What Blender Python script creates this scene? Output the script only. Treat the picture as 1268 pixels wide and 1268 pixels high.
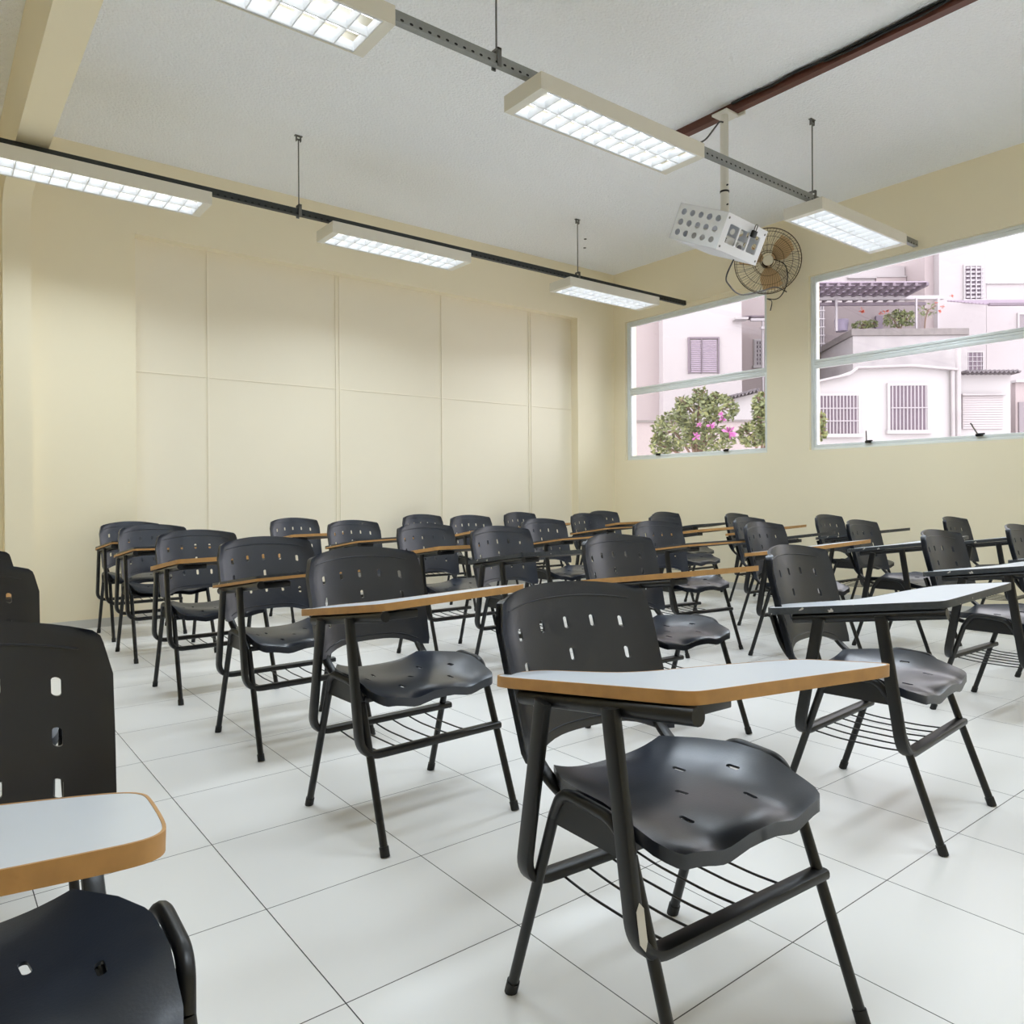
import bpy, bmesh, math, random
from mathutils import Vector, Matrix

for o in list(bpy.data.objects):
    bpy.data.objects.remove(o)
SC = bpy.context.scene
COL = SC.collection
PI = math.pi
rad = math.radians

# ------------------------------------------------------------------ camera
cam_d = bpy.data.cameras.new('camera')
cam = bpy.data.objects.new('camera', cam_d)
COL.objects.link(cam)
cam_d.sensor_fit = 'HORIZONTAL'
cam_d.sensor_width = 36.0
cam_d.lens = 36.0 * 937.1 / 1268.0
cam_d.shift_x = 0.0
cam_d.shift_y = -(634.0 - 617.57) / 1268.0
cam_d.clip_start = 0.02
cam_d.clip_end = 200
YAW, PITCH, ROLL = 0.664, -0.0039, -0.0063
fwd = Vector((math.sin(YAW) * math.cos(PITCH), math.cos(YAW) * math.cos(PITCH), math.sin(PITCH)))
rgt = Vector((math.cos(YAW), -math.sin(YAW), 0))
upv = rgt.cross(fwd)
r2 = rgt * math.cos(ROLL) + upv * math.sin(ROLL)
u2 = -rgt * math.sin(ROLL) + upv * math.cos(ROLL)
m = Matrix((r2, u2, -fwd)).transposed().to_4x4()
m.translation = (0, 0, 1.033)
cam.matrix_world = m
SC.camera = cam

# ------------------------------------------------------------------ world / exposure
world = bpy.data.worlds.new('overcast_sky')
SC.world = world
world.use_nodes = True
bg = world.node_tree.nodes['Background']
bg.inputs['Color'].default_value = (0.985, 0.965, 1.0, 1)
bg.inputs['Strength'].default_value = 3.3
SC.view_settings.view_transform = 'Standard'
SC.view_settings.look = 'None'
SC.view_settings.exposure = 0.22
SC.view_settings.gamma = 1.0
SC.view_settings.use_curve_mapping = False
SC.cycles.max_bounces = 16
SC.cycles.diffuse_bounces = 12
SC.cycles.transparent_max_bounces = 16
LAMP_POWER = 17.0
LAMP_COLOR = (0.775, 0.885, 1.0)
LAMP_SPREAD = rad(147)
TUBE_STRENGTH = 4.5

# ------------------------------------------------------------------ room numbers (metres)
XW, YB, ZC = 7.02, 6.83, 3.85
XL, YF = -3.0, -1.7
YN = 6.95                     # back of the panelled niche
WALL_T = 0.20
WINDOWS = [(4.612, 6.637), (2.10, 4.135), (-0.40, 1.62)]
WZ0, WZ1 = 1.47, 3.21


# ------------------------------------------------------------------ materials
def lin(c):
    return tuple(((v / 255.0) / 12.92) if v <= 10 else (((v / 255.0) + 0.055) / 1.055) ** 2.4 for v in c)


def mat(name, col, rough=0.5, metal=0.0, noise=0.0, scale=8.0, bump=0.0, bscale=60.0, spec=0.5, coat=0.0):
    ma = bpy.data.materials.new(name)
    ma.use_nodes = True
    nt = ma.node_tree
    p = nt.nodes['Principled BSDF']
    p.inputs['Roughness'].default_value = rough
    p.inputs['Metallic'].default_value = metal
    p.inputs['Specular IOR Level'].default_value = spec
    p.inputs['Coat Weight'].default_value = coat
    p.inputs['Coat Roughness'].default_value = 0.22
    tc = nt.nodes.new('ShaderNodeTexCoord')
    n = nt.nodes.new('ShaderNodeTexNoise')
    n.inputs['Scale'].default_value = scale
    n.inputs['Detail'].default_value = 4
    nt.links.new(tc.outputs['Object'], n.inputs['Vector'])
    mx = nt.nodes.new('ShaderNodeMix')
    mx.data_type = 'RGBA'
    a = tuple(max(0, v * (1 - noise)) for v in col)
    b = tuple(min(1, v * (1 + noise)) for v in col)
    mx.inputs['A'].default_value = (*a, 1)
    mx.inputs['B'].default_value = (*b, 1)
    nt.links.new(n.outputs['Fac'], mx.inputs['Factor'])
    nt.links.new(mx.outputs['Result'], p.inputs['Base Color'])
    if bump > 0:
        n2 = nt.nodes.new('ShaderNodeTexNoise')
        n2.inputs['Scale'].default_value = bscale
        n2.inputs['Detail'].default_value = 6
        nt.links.new(tc.outputs['Object'], n2.inputs['Vector'])
        bp = nt.nodes.new('ShaderNodeBump')
        bp.inputs['Strength'].default_value = bump
        bp.inputs['Distance'].default_value = 0.02
        nt.links.new(n2.outputs['Fac'], bp.inputs['Height'])
        nt.links.new(bp.outputs['Normal'], p.inputs['Normal'])
    return ma


def emis(name, col, strength):
    ma = bpy.data.materials.new(name)
    ma.use_nodes = True
    nt = ma.node_tree
    nt.nodes.remove(nt.nodes['Principled BSDF'])
    e = nt.nodes.new('ShaderNodeEmission')
    e.inputs['Color'].default_value = (*col, 1)
    e.inputs['Strength'].default_value = strength
    nt.links.new(e.outputs['Emission'], nt.nodes['Material Output'].inputs['Surface'])
    return ma


def tile_material():
    ma = bpy.data.materials.new('floor_tile')
    ma.use_nodes = True
    nt = ma.node_tree
    p = nt.nodes['Principled BSDF']
    geo = nt.nodes.new('ShaderNodeTexCoord')
    sep = nt.nodes.new('ShaderNodeSeparateXYZ')
    nt.links.new(geo.outputs['Object'], sep.inputs[0])
    T = 0.4497

    def mth(op, a, b=None):
        n = nt.nodes.new('ShaderNodeMath')
        n.operation = op
        for i, v in enumerate((a, b)):
            if v is None:
                continue
            if isinstance(v, (int, float)):
                n.inputs[i].default_value = v
            else:
                nt.links.new(v, n.inputs[i])
        return n.outputs[0]

    def line(sock, off):
        s = mth('DIVIDE', mth('SUBTRACT', sock, off), T)
        f = mth('ABSOLUTE', mth('SUBTRACT', mth('FRACT', mth('ADD', s, 0.5)), 0.5))
        return mth('LESS_THAN', f, 0.0030), mth('FLOOR', s)
    gx, ix = line(sep.outputs['X'], 0.677)
    gy, iy = line(sep.outputs['Y'], 0.9755)
    g = mth('MAXIMUM', gx, gy)
    comb = nt.nodes.new('ShaderNodeCombineXYZ')
    nt.links.new(ix, comb.inputs[0])
    nt.links.new(iy, comb.inputs[1])
    wn = nt.nodes.new('ShaderNodeTexWhiteNoise')
    nt.links.new(comb.outputs[0], wn.inputs['Vector'])
    nz = nt.nodes.new('ShaderNodeTexNoise')
    nz.inputs['Scale'].default_value = 3.0
    nt.links.new(geo.outputs['Object'], nz.inputs['Vector'])
    base = nt.nodes.new('ShaderNodeMix')
    base.data_type = 'RGBA'
    base.inputs['A'].default_value = (0.80, 0.79, 0.765, 1)
    base.inputs['B'].default_value = (0.84, 0.83, 0.805, 1)
    nt.links.new(mth('ADD', mth('MULTIPLY', wn.outputs['Value'], 0.5), mth('MULTIPLY', nz.outputs['Fac'], 0.5)), base.inputs['Factor'])
    mx = nt.nodes.new('ShaderNodeMix')
    mx.data_type = 'RGBA'
    nt.links.new(g, mx.inputs['Factor'])
    nt.links.new(base.outputs['Result'], mx.inputs['A'])
    mx.inputs['B'].default_value = (0.035, 0.032, 0.027, 1)
    nt.links.new(mx.outputs['Result'], p.inputs['Base Color'])
    p.inputs['Roughness'].default_value = 0.32
    p.inputs['Specular IOR Level'].default_value = 0.35
    return ma


def glass_material():
    ma = bpy.data.materials.new('window_glass')
    ma.use_nodes = True
    nt = ma.node_tree
    nt.nodes.remove(nt.nodes['Principled BSDF'])
    tr = nt.nodes.new('ShaderNodeBsdfTransparent')
    tr.inputs['Color'].default_value = (0.97, 0.97, 0.98, 1)
    gl = nt.nodes.new('ShaderNodeBsdfGlossy')
    gl.inputs['Roughness'].default_value = 0.02
    mx = nt.nodes.new('ShaderNodeMixShader')
    fr = nt.nodes.new('ShaderNodeFresnel')
    fr.inputs['IOR'].default_value = 1.35
    nt.links.new(fr.outputs[0], mx.inputs['Fac'])
    nt.links.new(tr.outputs[0], mx.inputs[1])
    nt.links.new(gl.outputs[0], mx.inputs[2])
    nt.links.new(mx.outputs[0], nt.nodes['Material Output'].inputs['Surface'])
    return ma


def rail_material(name, col):
    ma = mat(name, col, 0.45, 0.6, 0.15, 30)
    nt = ma.node_tree
    p = nt.nodes['Principled BSDF']
    tc = nt.nodes.new('ShaderNodeTexCoord')
    sep = nt.nodes.new('ShaderNodeSeparateXYZ')
    nt.links.new(tc.outputs['Object'], sep.inputs[0])

    def mth(op, a, b=None):
        n = nt.nodes.new('ShaderNodeMath')
        n.operation = op
        for i, v in enumerate((a, b)):
            if v is None:
                continue
            if isinstance(v, (int, float)):
                n.inputs[i].default_value = v
            else:
                nt.links.new(v, n.inputs[i])
        return n.outputs[0]
    fx = mth('SUBTRACT', mth('MULTIPLY', mth('FRACT', mth('DIVIDE', sep.outputs['X'], 0.05)), 0.05), 0.025)
    d = mth('SQRT', mth('ADD', mth('POWER', mth('MULTIPLY', fx, 0.6), 2.0), mth('POWER', mth('ADD', sep.outputs['Z'], 0.014), 2.0)))
    hole = mth('LESS_THAN', d, 0.006)
    src = p.inputs['Base Color'].links[0].from_socket
    mx = nt.nodes.new('ShaderNodeMix')
    mx.data_type = 'RGBA'
    nt.links.new(hole, mx.inputs['Factor'])
    nt.links.new(src, mx.inputs['A'])
    mx.inputs['B'].default_value = (0.01, 0.01, 0.01, 1)
    nt.links.new(mx.outputs['Result'], p.inputs['Base Color'])
    return ma


M = {}
M['floor'] = tile_material()
M['wall'] = mat('cream_wall_paint', (0.885, 0.80, 0.595), 0.6, noise=0.015, scale=2.0, bump=0.02, bscale=90)
M['panel'] = mat('cream_panel_paint', (0.885, 0.81, 0.645), 0.45, noise=0.015, scale=2.0)
M['ceiling'] = mat('textured_ceiling', (0.925, 0.945, 0.975), 0.9, noise=0.02, scale=40, bump=0.8, bscale=55)
M['base'] = mat('baseboard_tile', (0.60, 0.59, 0.55), 0.4, noise=0.04)
M['alu'] = mat('window_aluminium', (0.78, 0.82, 0.825), 0.40, 0.1, 0.03)
M['plastic'] = mat('charcoal_plastic', (0.015, 0.020, 0.033), 0.33, noise=0.12, scale=14, bump=0.03, bscale=220, spec=0.65, coat=0.22)
M['black'] = mat('black_painted_steel', (0.0045, 0.0045, 0.0045), 0.36, noise=0.2, scale=25)
M['rubber'] = mat('black_rubber', (0.006, 0.006, 0.006), 0.6)
M['laminate'] = mat('white_laminate', (0.70, 0.735, 0.78), 0.30, noise=0.02, scale=12)
M['wood'] = mat('wood_edge', (0.52, 0.28, 0.095), 0.5, noise=0.28, scale=26)
M['darkedge'] = mat('dark_edge', (0.042, 0.048, 0.055), 0.4, noise=0.5, scale=60)
def add_chips(ma, col, scale, thr):
    nt = ma.node_tree
    p = nt.nodes['Principled BSDF']
    tc = nt.nodes.new('ShaderNodeTexCoord')
    n = nt.nodes.new('ShaderNodeTexNoise')
    n.inputs['Scale'].default_value = scale
    n.inputs['Detail'].default_value = 3
    nt.links.new(tc.outputs['Object'], n.inputs['Vector'])
    g = nt.nodes.new('ShaderNodeMath')
    g.operation = 'GREATER_THAN'
    g.inputs[1].default_value = thr
    nt.links.new(n.outputs['Fac'], g.inputs[0])
    mx = nt.nodes.new('ShaderNodeMix')
    mx.data_type = 'RGBA'
    nt.links.new(g.outputs[0], mx.inputs['Factor'])
    nt.links.new(p.inputs['Base Color'].links[0].from_socket, mx.inputs['A'])
    mx.inputs['B'].default_value = (*col, 1)
    nt.links.new(mx.outputs['Result'], p.inputs['Base Color'])


add_chips(M['darkedge'], (0.55, 0.52, 0.48), 42, 0.66)      # chipped paint along the dark desk edges
M['chip'] = mat('bare_chip', (0.70, 0.68, 0.64), 0.6, noise=0.1)
M['under'] = mat('board_underside', (0.05, 0.04, 0.03), 0.7, noise=0.2)
M['lampbox'] = mat('lamp_housing_enamel', (0.74, 0.71, 0.62), 0.45, noise=0.02)
M['louver'] = mat('lamp_louver', (0.80, 0.83, 0.88), 0.25, noise=0.01)
M['tube'] = emis('fluorescent_tube', (0.95, 0.98, 1.0), TUBE_STRENGTH)
M['raildark'] = rail_material('dark_slotted_rail', (0.045, 0.05, 0.05))
M['railgrey'] = rail_material('grey_slotted_rail', (0.30, 0.31, 0.30))
M['steel'] = mat('plain_steel', (0.18, 0.18, 0.17), 0.4, 0.7, 0.1)
M['brown'] = mat('brown_painted_rail', (0.105, 0.032, 0.018), 0.5, noise=0.2, scale=20)
M['cable'] = mat('black_cable', (0.008, 0.008, 0.008), 0.5)
M['white'] = mat('white_powder_coat', (0.80, 0.82, 0.86), 0.4, noise=0.01)
M['offwhite'] = mat('off_white_paint', (0.74, 0.72, 0.66), 0.45, noise=0.03)
M['projector'] = mat('projector_shell', (0.72, 0.72, 0.70), 0.4, noise=0.02)
M['lens'] = mat('dark_lens', (0.01, 0.01, 0.012), 0.15)
M['bronze'] = mat('bronze_wire', (0.075, 0.045, 0.02), 0.4, 0.5, 0.2)
M['fanblade'] = mat('amber_blade', (0.72, 0.54, 0.32), 0.35, noise=0.05)
M['fancap'] = mat('fan_cap', (0.66, 0.60, 0.46), 0.4)
M['glass'] = glass_material()


# ------------------------------------------------------------------ mesh helpers
def obj(name, bm, mats, parent=None, smooth=35, loc=None):
    me = bpy.data.meshes.new(name)
    bmesh.ops.recalc_face_normals(bm, faces=bm.faces)
    bm.to_mesh(me)
    bm.free()
    for x in (mats if isinstance(mats, (list, tuple)) else [mats]):
        me.materials.append(x)
    if smooth:
        me.polygons.foreach_set('use_smooth', [True] * len(me.polygons))
        me.set_sharp_from_angle(angle=rad(smooth))
    o = bpy.data.objects.new(name, me)
    COL.objects.link(o)
    if parent is not None:
        o.parent = parent
    if loc is not None:
        o.location = loc
    return o


def tag(o, label=None, cat=None, group=None, kind=None):
    if label:
        o['label'] = label
    if cat:
        o['category'] = cat
    if group:
        o['group'] = group
    if kind:
        o['kind'] = kind
    return o


def thing(name, label, cat, loc=(0, 0, 0), rz=0.0, group=None):
    o = bpy.data.objects.new(name, None)
    COL.objects.link(o)
    o.empty_display_size = 0.1
    o.location = loc
    o.rotation_euler = (0, 0, rz)
    return tag(o, label, cat, group)


def struct(name, bm, m, parent=None, smooth=30):
    o = obj(name, bm, m, parent, smooth)
    if parent is None:
        o['kind'] = 'structure'
    return o


def box(bm, x0, x1, y0, y1, z0, z1, mi=0, bev=0.0, M4=None):
    g = bmesh.ops.create_cube(bm, size=1.0)
    vs = g['verts']
    for v in vs:
        v.co = Vector((x0 + (v.co.x + .5) * (x1 - x0), y0 + (v.co.y + .5) * (y1 - y0), z0 + (v.co.z + .5) * (z1 - z0)))
    fs = set(f for v in vs for f in v.link_faces)
    if bev > 0:
        es = list(set(e for v in vs for e in v.link_edges))
        r = bmesh.ops.bevel(bm, geom=es, offset=bev, segments=2, profile=0.5, affect='EDGES')
        fs = set(r['faces']) | set(f for f in fs if f.is_valid)
        vs = list(set(v for f in fs for v in f.verts))
    for f in fs:
        f.material_index = mi
    if M4 is not None:
        for v in vs:
            v.co = M4 @ v.co
    return vs


def circ(r, n=10, ry=None):
    ry = ry or r
    return [(r * math.cos(2 * PI * k / n), ry * math.sin(2 * PI * k / n)) for k in range(n)]


def rrect(w, h, r=0.005, n=3):
    out = []
    for sx, sy, a0 in ((1, 1, 0), (-1, 1, 90), (-1, -1, 180), (1, -1, 270)):
        for k in range(n):
            a = rad(a0 + 90 * k / (n - 1))
            out.append((sx * (w / 2 - r) + r * math.cos(a), sy * (h / 2 - r) + r * math.sin(a)))
    return out


def fillet(pts, r, n=6):
    pts = [Vector(p) for p in pts]
    rs = r if isinstance(r, (list, tuple)) else [r] * len(pts)
    out = [pts[0]]
    for i in range(1, len(pts) - 1):
        p, a, b = pts[i], pts[i - 1], pts[i + 1]
        da, db = (a - p), (b - p)
        la, lb = da.length, db.length
        rr = min(rs[i], la * .49, lb * .49)
        A = p + da / la * rr
        B = p + db / lb * rr
        for k in range(n + 1):
            t = k / n
            out.append(A * (1 - t) ** 2 + p * 2 * t * (1 - t) + B * t ** 2)
    out.append(pts[-1])
    return out


def sweep(bm, path, prof, ref=(0, 0, 1), mi=0, closed=False):
    path = [Vector(p) for p in path]
    n = len(path)
    rings = []
    ref = Vector(ref)
    for i, p in enumerate(path):
        if closed:
            t = path[(i + 1) % n] - path[i - 1]
        else:
            t = path[min(i + 1, n - 1)] - path[max(i - 1, 0)]
        t.normalize()
        a = ref - t * ref.dot(t)
        if a.length < 1e-4:
            a = t.orthogonal()
        a.normalize()
        b = t.cross(a)
        rings.append([bm.verts.new(p + a * q[0] + b * q[1]) for q in prof])
    k = len(prof)
    segs = n if closed else n - 1
    for i in range(segs):
        r0, r1 = rings[i], rings[(i + 1) % n]
        for j in range(k):
            f = bm.faces.new((r0[j], r0[(j + 1) % k], r1[(j + 1) % k], r1[j]))
            f.material_index = mi
    if not closed:
        bm.faces.new(rings[0][::-1]).material_index = mi
        bm.faces.new(rings[-1]).material_index = mi
    return rings


def cyl(bm, p0, p1, r, n=12, r1=None, mi=0):
    p0, p1 = Vector(p0), Vector(p1)
    t = (p1 - p0).normalized()
    a = t.orthogonal().normalized()
    b = t.cross(a)
    r1 = r if r1 is None else r1
    A = [bm.verts.new(p0 + (a * math.cos(2 * PI * k / n) + b * math.sin(2 * PI * k / n)) * r) for k in range(n)]
    B = [bm.verts.new(p1 + (a * math.cos(2 * PI * k / n) + b * math.sin(2 * PI * k / n)) * r1) for k in range(n)]
    for k in range(n):
        bm.faces.new((A[k], A[(k + 1) % n], B[(k + 1) % n], B[k])).material_index = mi
    bm.faces.new(A[::-1]).material_index = mi
    bm.faces.new(B).material_index = mi


def prism(bm, poly, z0, z1, axis='z', mi=0):
    """poly: 2-D outline; axis tells which coordinate is extruded from z0 to z1"""
    def P(a, b, c):
        return {'z': (a, b, c), 'y': (a, c, b), 'x': (c, a, b)}[axis]
    A = [bm.verts.new(P(p[0], p[1], z0)) for p in poly]
    B = [bm.verts.new(P(p[0], p[1], z1)) for p in poly]
    n = len(poly)
    bm.faces.new(A[::-1]).material_index = mi
    bm.faces.new(B).material_index = mi
    for k in range(n):
        bm.faces.new((A[k], A[(k + 1) % n], B[(k + 1) % n], B[k])).material_index = mi


def NB():
    return bmesh.new()


def perforated(bm, us, vs, slots, fmap, back, rim=None, shape='slot_v', fill=0.55, nq=4, mi=0):
    """sheet over the grid us x vs, with a hole in every cell in `slots`; back: offset vector of the
    rear skin; rim: function(u, v)->vector, extra skirt on the outer boundary"""
    back = Vector(back)
    F, B = {}, {}

    def V(store, key, co):
        if key not in store:
            store[key] = bm.verts.new(co)
        return store[key]
    nu, nv = len(us), len(vs)

    def gf(i, j):
        return V(F, (i, j), fmap(us[i], vs[j]))

    def gb(i, j):
        return V(B, (i, j), fmap(us[i], vs[j]) + back)
    for i in range(nu - 1):
        for j in range(nv - 1):
            if (i, j) not in slots:
                bm.faces.new((gf(i, j), gf(i + 1, j), gf(i + 1, j + 1), gf(i, j + 1))).material_index = mi
                bm.faces.new((gb(i, j), gb(i, j + 1), gb(i + 1, j + 1), gb(i + 1, j))).material_index = mi
                continue
            uc, vc = (us[i] + us[i + 1]) / 2, (vs[j] + vs[j + 1]) / 2
            hu, hv = (us[i + 1] - us[i]) / 2 * fill, (vs[j + 1] - vs[j]) / 2 * (0.84 if shape != 'round' else fill)
            quads = []
            for q, a0 in enumerate((180, 270, 0, 90)):
                pts = []
                for k in range(nq):
                    a = rad(a0 + 90 * (k + (0.0 if nq == 1 else 0)) / nq + 45 / nq)
                    ca, sa = math.cos(a), math.sin(a)
                    if shape == 'slot_v':      # straight sides along v, round ends
                        e = 0.38
                        du = hu * ca
                        dv = hv * ((1 - e) * (1 if sa > 0 else -1) + e * sa)
                    elif shape == 'rect':
                        e = 0.2
                        du = hu * ((1 - e) * (1 if ca > 0 else -1) + e * ca)
                        dv = hv * ((1 - e) * (1 if sa > 0 else -1) + e * sa)
                    else:
                        du, dv = hu * ca, hv * sa
                    pts.append((uc + du, vc + dv))
                quads.append(pts)
            cn = [(i, j), (i + 1, j), (i + 1, j + 1), (i, j + 1)]
            fv = [[bm.verts.new(fmap(*p)) for p in qd] for qd in quads]
            bv = [[bm.verts.new(fmap(*p) + back) for p in qd] for qd in quads]
            for q in range(4):
                c0, c1 = cn[q], cn[(q + 1) % 4]
                for k in range(nq - 1):
                    bm.faces.new((gf(*c0), fv[q][k + 1], fv[q][k])).material_index = mi
                    bm.faces.new((gb(*c0), bv[q][k], bv[q][k + 1])).material_index = mi
                bm.faces.new((gf(*c0), gf(*c1), fv[(q + 1) % 4][0], fv[q][-1])).material_index = mi
                bm.faces.new((gb(*c1), gb(*c0), bv[q][-1], bv[(q + 1) % 4][0])).material_index = mi
            fl = [x for qd in fv for x in qd]
            bl = [x for qd in bv for x in qd]
            for k in range(len(fl)):
                k2 = (k + 1) % len(fl)
                bm.faces.new((fl[k], fl[k2], bl[k2], bl[k])).material_index = mi
    loop = [(i, 0) for i in range(nu)] + [(nu - 1, j) for j in range(1, nv)] + \
           [(i, nv - 1) for i in range(nu - 2, -1, -1)] + [(0, j) for j in range(nv - 2, 0, -1)]
    L = len(loop)
    if rim is None:
        for k in range(L):
            a, b = loop[k], loop[(k + 1) % L]
            bm.faces.new((gf(*a), gb(*a), gb(*b), gf(*b))).material_index = mi
    else:
        R = {}

        def gr(i, j):
            return V(R, (i, j), fmap(us[i], vs[j]) + rim(us[i], vs[j]))
        for k in range(L):
            a, b = loop[k], loop[(k + 1) % L]
            bm.faces.new((gf(*a), gr(*a), gr(*b), gf(*b))).material_index = mi
            bm.faces.new((gr(*a), gb(*a), gb(*b), gr(*b))).material_index = mi


def grid_lines(cells, extra, lo, hi):
    s = {lo, hi}
    for c, h in cells:
        s.add(round(c - h, 5))
        s.add(round(c + h, 5))
    for e in extra:
        if all(abs(e - c) > h + 0.015 for c, h in cells):
            s.add(e)
    return sorted(s)


def cell_index(lines, c):
    for i in range(len(lines) - 1):
        if lines[i] < c < lines[i + 1]:
            return i


def copy_tree(o, parent=None):
    c = o.copy()
    COL.objects.link(c)
    c.parent = parent
    for ch in list(o.children):
        copy_tree(ch, c)
    return c


# ================================================================== ROOM SHELL
bm = NB()
box(bm, XL - .2, XW + .2, YF - .2, YN + .2, -0.15, 0.0)
struct('floor', bm, M['floor'])
bm = NB()
box(bm, XL - .2, XW + .2, YF - .2, YN + .2, ZC, ZC + 0.15)
struct('ceiling', bm, M['ceiling'])

# back wall with the shallow panelled niche
NX0, NX1, NZ1 = 1.413, 6.384, 3.215
bm = NB()
box(bm, XL - .2, NX0, YB, YN + .2, 0, ZC)
box(bm, NX1, XW + .2, YB, YN + .2, 0, ZC)
box(bm, NX0, NX1, YB, YN + .2, NZ1, ZC)
struct('wall_back', bm, M['wall'], smooth=0)
bm = NB()
box(bm, NX0, NX1, YN, YN + .2, 0, NZ1)
struct('wall_back_panelling', bm, M['panel'], smooth=0)
# battens covering the panel joints
tn = 1
for (a, b) in ((2.012, 2.030), (3.235, 3.248), (3.275, 3.288), (4.470, 4.480), (5.695, 5.706), (5.730, 5.741)):
    bm = NB()
    box(bm, a, b, YN - .008, YN, 0.07, NZ1, bev=.002)
    struct('trim_%d' % tn, bm, M['panel'], smooth=0)
    tn += 1
for (a, b, z) in ((NX0, 2.012, 2.094), (2.030, 3.235, 2.094), (3.288, 4.470, 2.094), (4.480, 5.695, 2.094), (5.741, NX1, 2.094)):
    bm = NB()
    box(bm, a, b, YN - .006, YN, z, z + .010, bev=.002)
    struct('trim_%d' % tn, bm, M['panel'], smooth=0)
    tn += 1

bm = NB()
box(bm, XL - .2, XL, YF, YB, 0, ZC)
struct('wall_left', bm, M['wall'], smooth=0)
bm = NB()
box(bm, XL, XW, YF - .2, YF, 0, ZC)
struct('wall_front', bm, M['wall'], smooth=0)

# window wall, pierced
bm = NB()
box(bm, XW, XW + WALL_T, YF - .2, YN + .2, 0, WZ0)
box(bm, XW, XW + WALL_T, YF - .2, YN + .2, WZ1, ZC)
ys = [YF - .2]
for (a, b) in sorted(WINDOWS):
    ys += [a, b]
ys.append(YN + .2)
for k in range(0, len(ys), 2):
    box(bm, XW, XW + WALL_T, ys[k], ys[k + 1], WZ0, WZ1)
struct('wall_right', bm, M['wall'], smooth=0)

# structural beam and the column it lands on
bm = NB()
poly = [(YF, 3.29), (6.40, 3.29), (6.52, 3.282), (6.61, 3.255), (6.67, 3.20), (6.695, 3.13), (6.70, 3.06), (6.70, 0.0), (YB, 0.0), (YB, ZC), (YF, ZC)]
prism(bm, poly, 0.492, 0.672, axis='x')
struct('trim_beam', bm, M['wall'], smooth=40)

# baseboards
BH = 0.068
bm = NB(); box(bm, XL, NX0, YB - .012, YB, 0, BH); box(bm, NX1, XW - .012, YB - .012, YB, 0, BH)
box(bm, NX0, NX1, YN - .012, YN, 0, BH)
struct('baseboard_back', bm, M['base'], smooth=0)
bm = NB(); box(bm, XW - .012, XW, YF, YB, 0, BH)
struct('baseboard_right', bm, M['base'], smooth=0)
bm = NB(); box(bm, XL, XL + .012, YF, YB, 0, BH)
struct('baseboard_left', bm, M['base'], smooth=0)

# cable duct on the window wall above the first window
bm = NB(); box(bm, XW - .022, XW, 4.45, 5.67, 3.252, 3.278, bev=.004)
struct('trim_%d' % tn, bm, M['wall'], smooth=0); tn += 1

# ---------------------------------------------------------------- windows
def ring(bm, x0, x1, ya, yb, za, zb, w, wt=None, wb=None):
    wt = wt or w
    wb = wb or w
    box(bm, x0, x1, ya, ya + w, za, zb, bev=.003)
    box(bm, x0, x1, yb - w, yb, za, zb, bev=.003)
    box(bm, x0, x1, ya + w, yb - w, zb - wt, zb, bev=.003)
    box(bm, x0, x1, ya + w, yb - w, za, za + wb, bev=.003)


def make_window(n, ya, yb, latches, levers):
    root = bpy.data.objects.new('window_%d' % n, None)
    COL.objects.link(root)
    root.location = (XW, (ya + yb) / 2, WZ0)
    root['kind'] = 'structure'
    L = -Vector(root.location)
    X0, X1 = XW + .035, XW + .105
    zm = 2.335
    bm = NB(); ring(bm, X0, X1, ya + .001, yb - .001, WZ0 + .001, WZ1 - .001, .026)
    box(bm, X0 + .012, X1, ya + .026, yb - .026, zm - .012, zm + .012, bev=.002)
    obj('window_frame', bm, M['alu'], root, loc=L)
    for (za, zb) in ((WZ0 + .026, zm - .012), (zm + .012, WZ1 - .026)):
        bm = NB(); ring(bm, X0 + .006, X1 - .016, ya + .028, yb - .028, za + .002, zb - .002, .024, .034, .026)
        s = obj('sash', bm, M['alu'], root, loc=L)
        bm = NB(); box(bm, X0 + .028, X0 + .032, ya + .05, yb - .05, za + .024, zb - .032)
        obj('pane', bm, M['glass'], s)
    for k, y in enumerate(latches):
        bm = NB()
        box(bm, X0 - .022, X0 + .008, y - .026, y + .026, WZ0 + .040, WZ0 + .062, bev=.004)
        box(bm, X0 - .030, X0 - .012, y - .048, y + .006, WZ0 + .052, WZ0 + .066, bev=.004)
        la = obj('latch', bm, M['rubber'], root, loc=L)
        if levers:
            bm = NB()
            dy = (0.0, .05)[k % 2]
            cyl(bm, (X0 - .024, y + .008, WZ0 + .06), (X0 - .030, y + .008 + dy, WZ0 + .155), .006, 8)
            obj('lever', bm, M['steel'], la)
    return root


make_window(1, *WINDOWS[0], (6.13, 5.15), False)
make_window(2, *WINDOWS[1], (3.55, 2.60), True)
make_window(3, *WINDOWS[2], (1.1, 0.1), True)  # added window out of view, lets more daylight onto the near chairs
for (ya, yb) in WINDOWS:      # daylight portals in the openings
    ld = bpy.data.lights.new('daylight_portal', 'AREA')
    ld.shape = 'RECTANGLE'
    ld.size = yb - ya
    ld.size_y = WZ1 - WZ0
    ld.cycles.is_portal = True
    lo = bpy.data.objects.new('daylight_portal', ld)
    COL.objects.link(lo)
    lo.location = (XW + .19, (ya + yb) / 2, (WZ0 + WZ1) / 2)
    lo.rotation_euler = (PI / 2, 0, PI / 2)
    lo.rotation_euler = Vector((-1, 0, 0)).to_track_quat('-Z', 'Y').to_euler()

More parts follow.
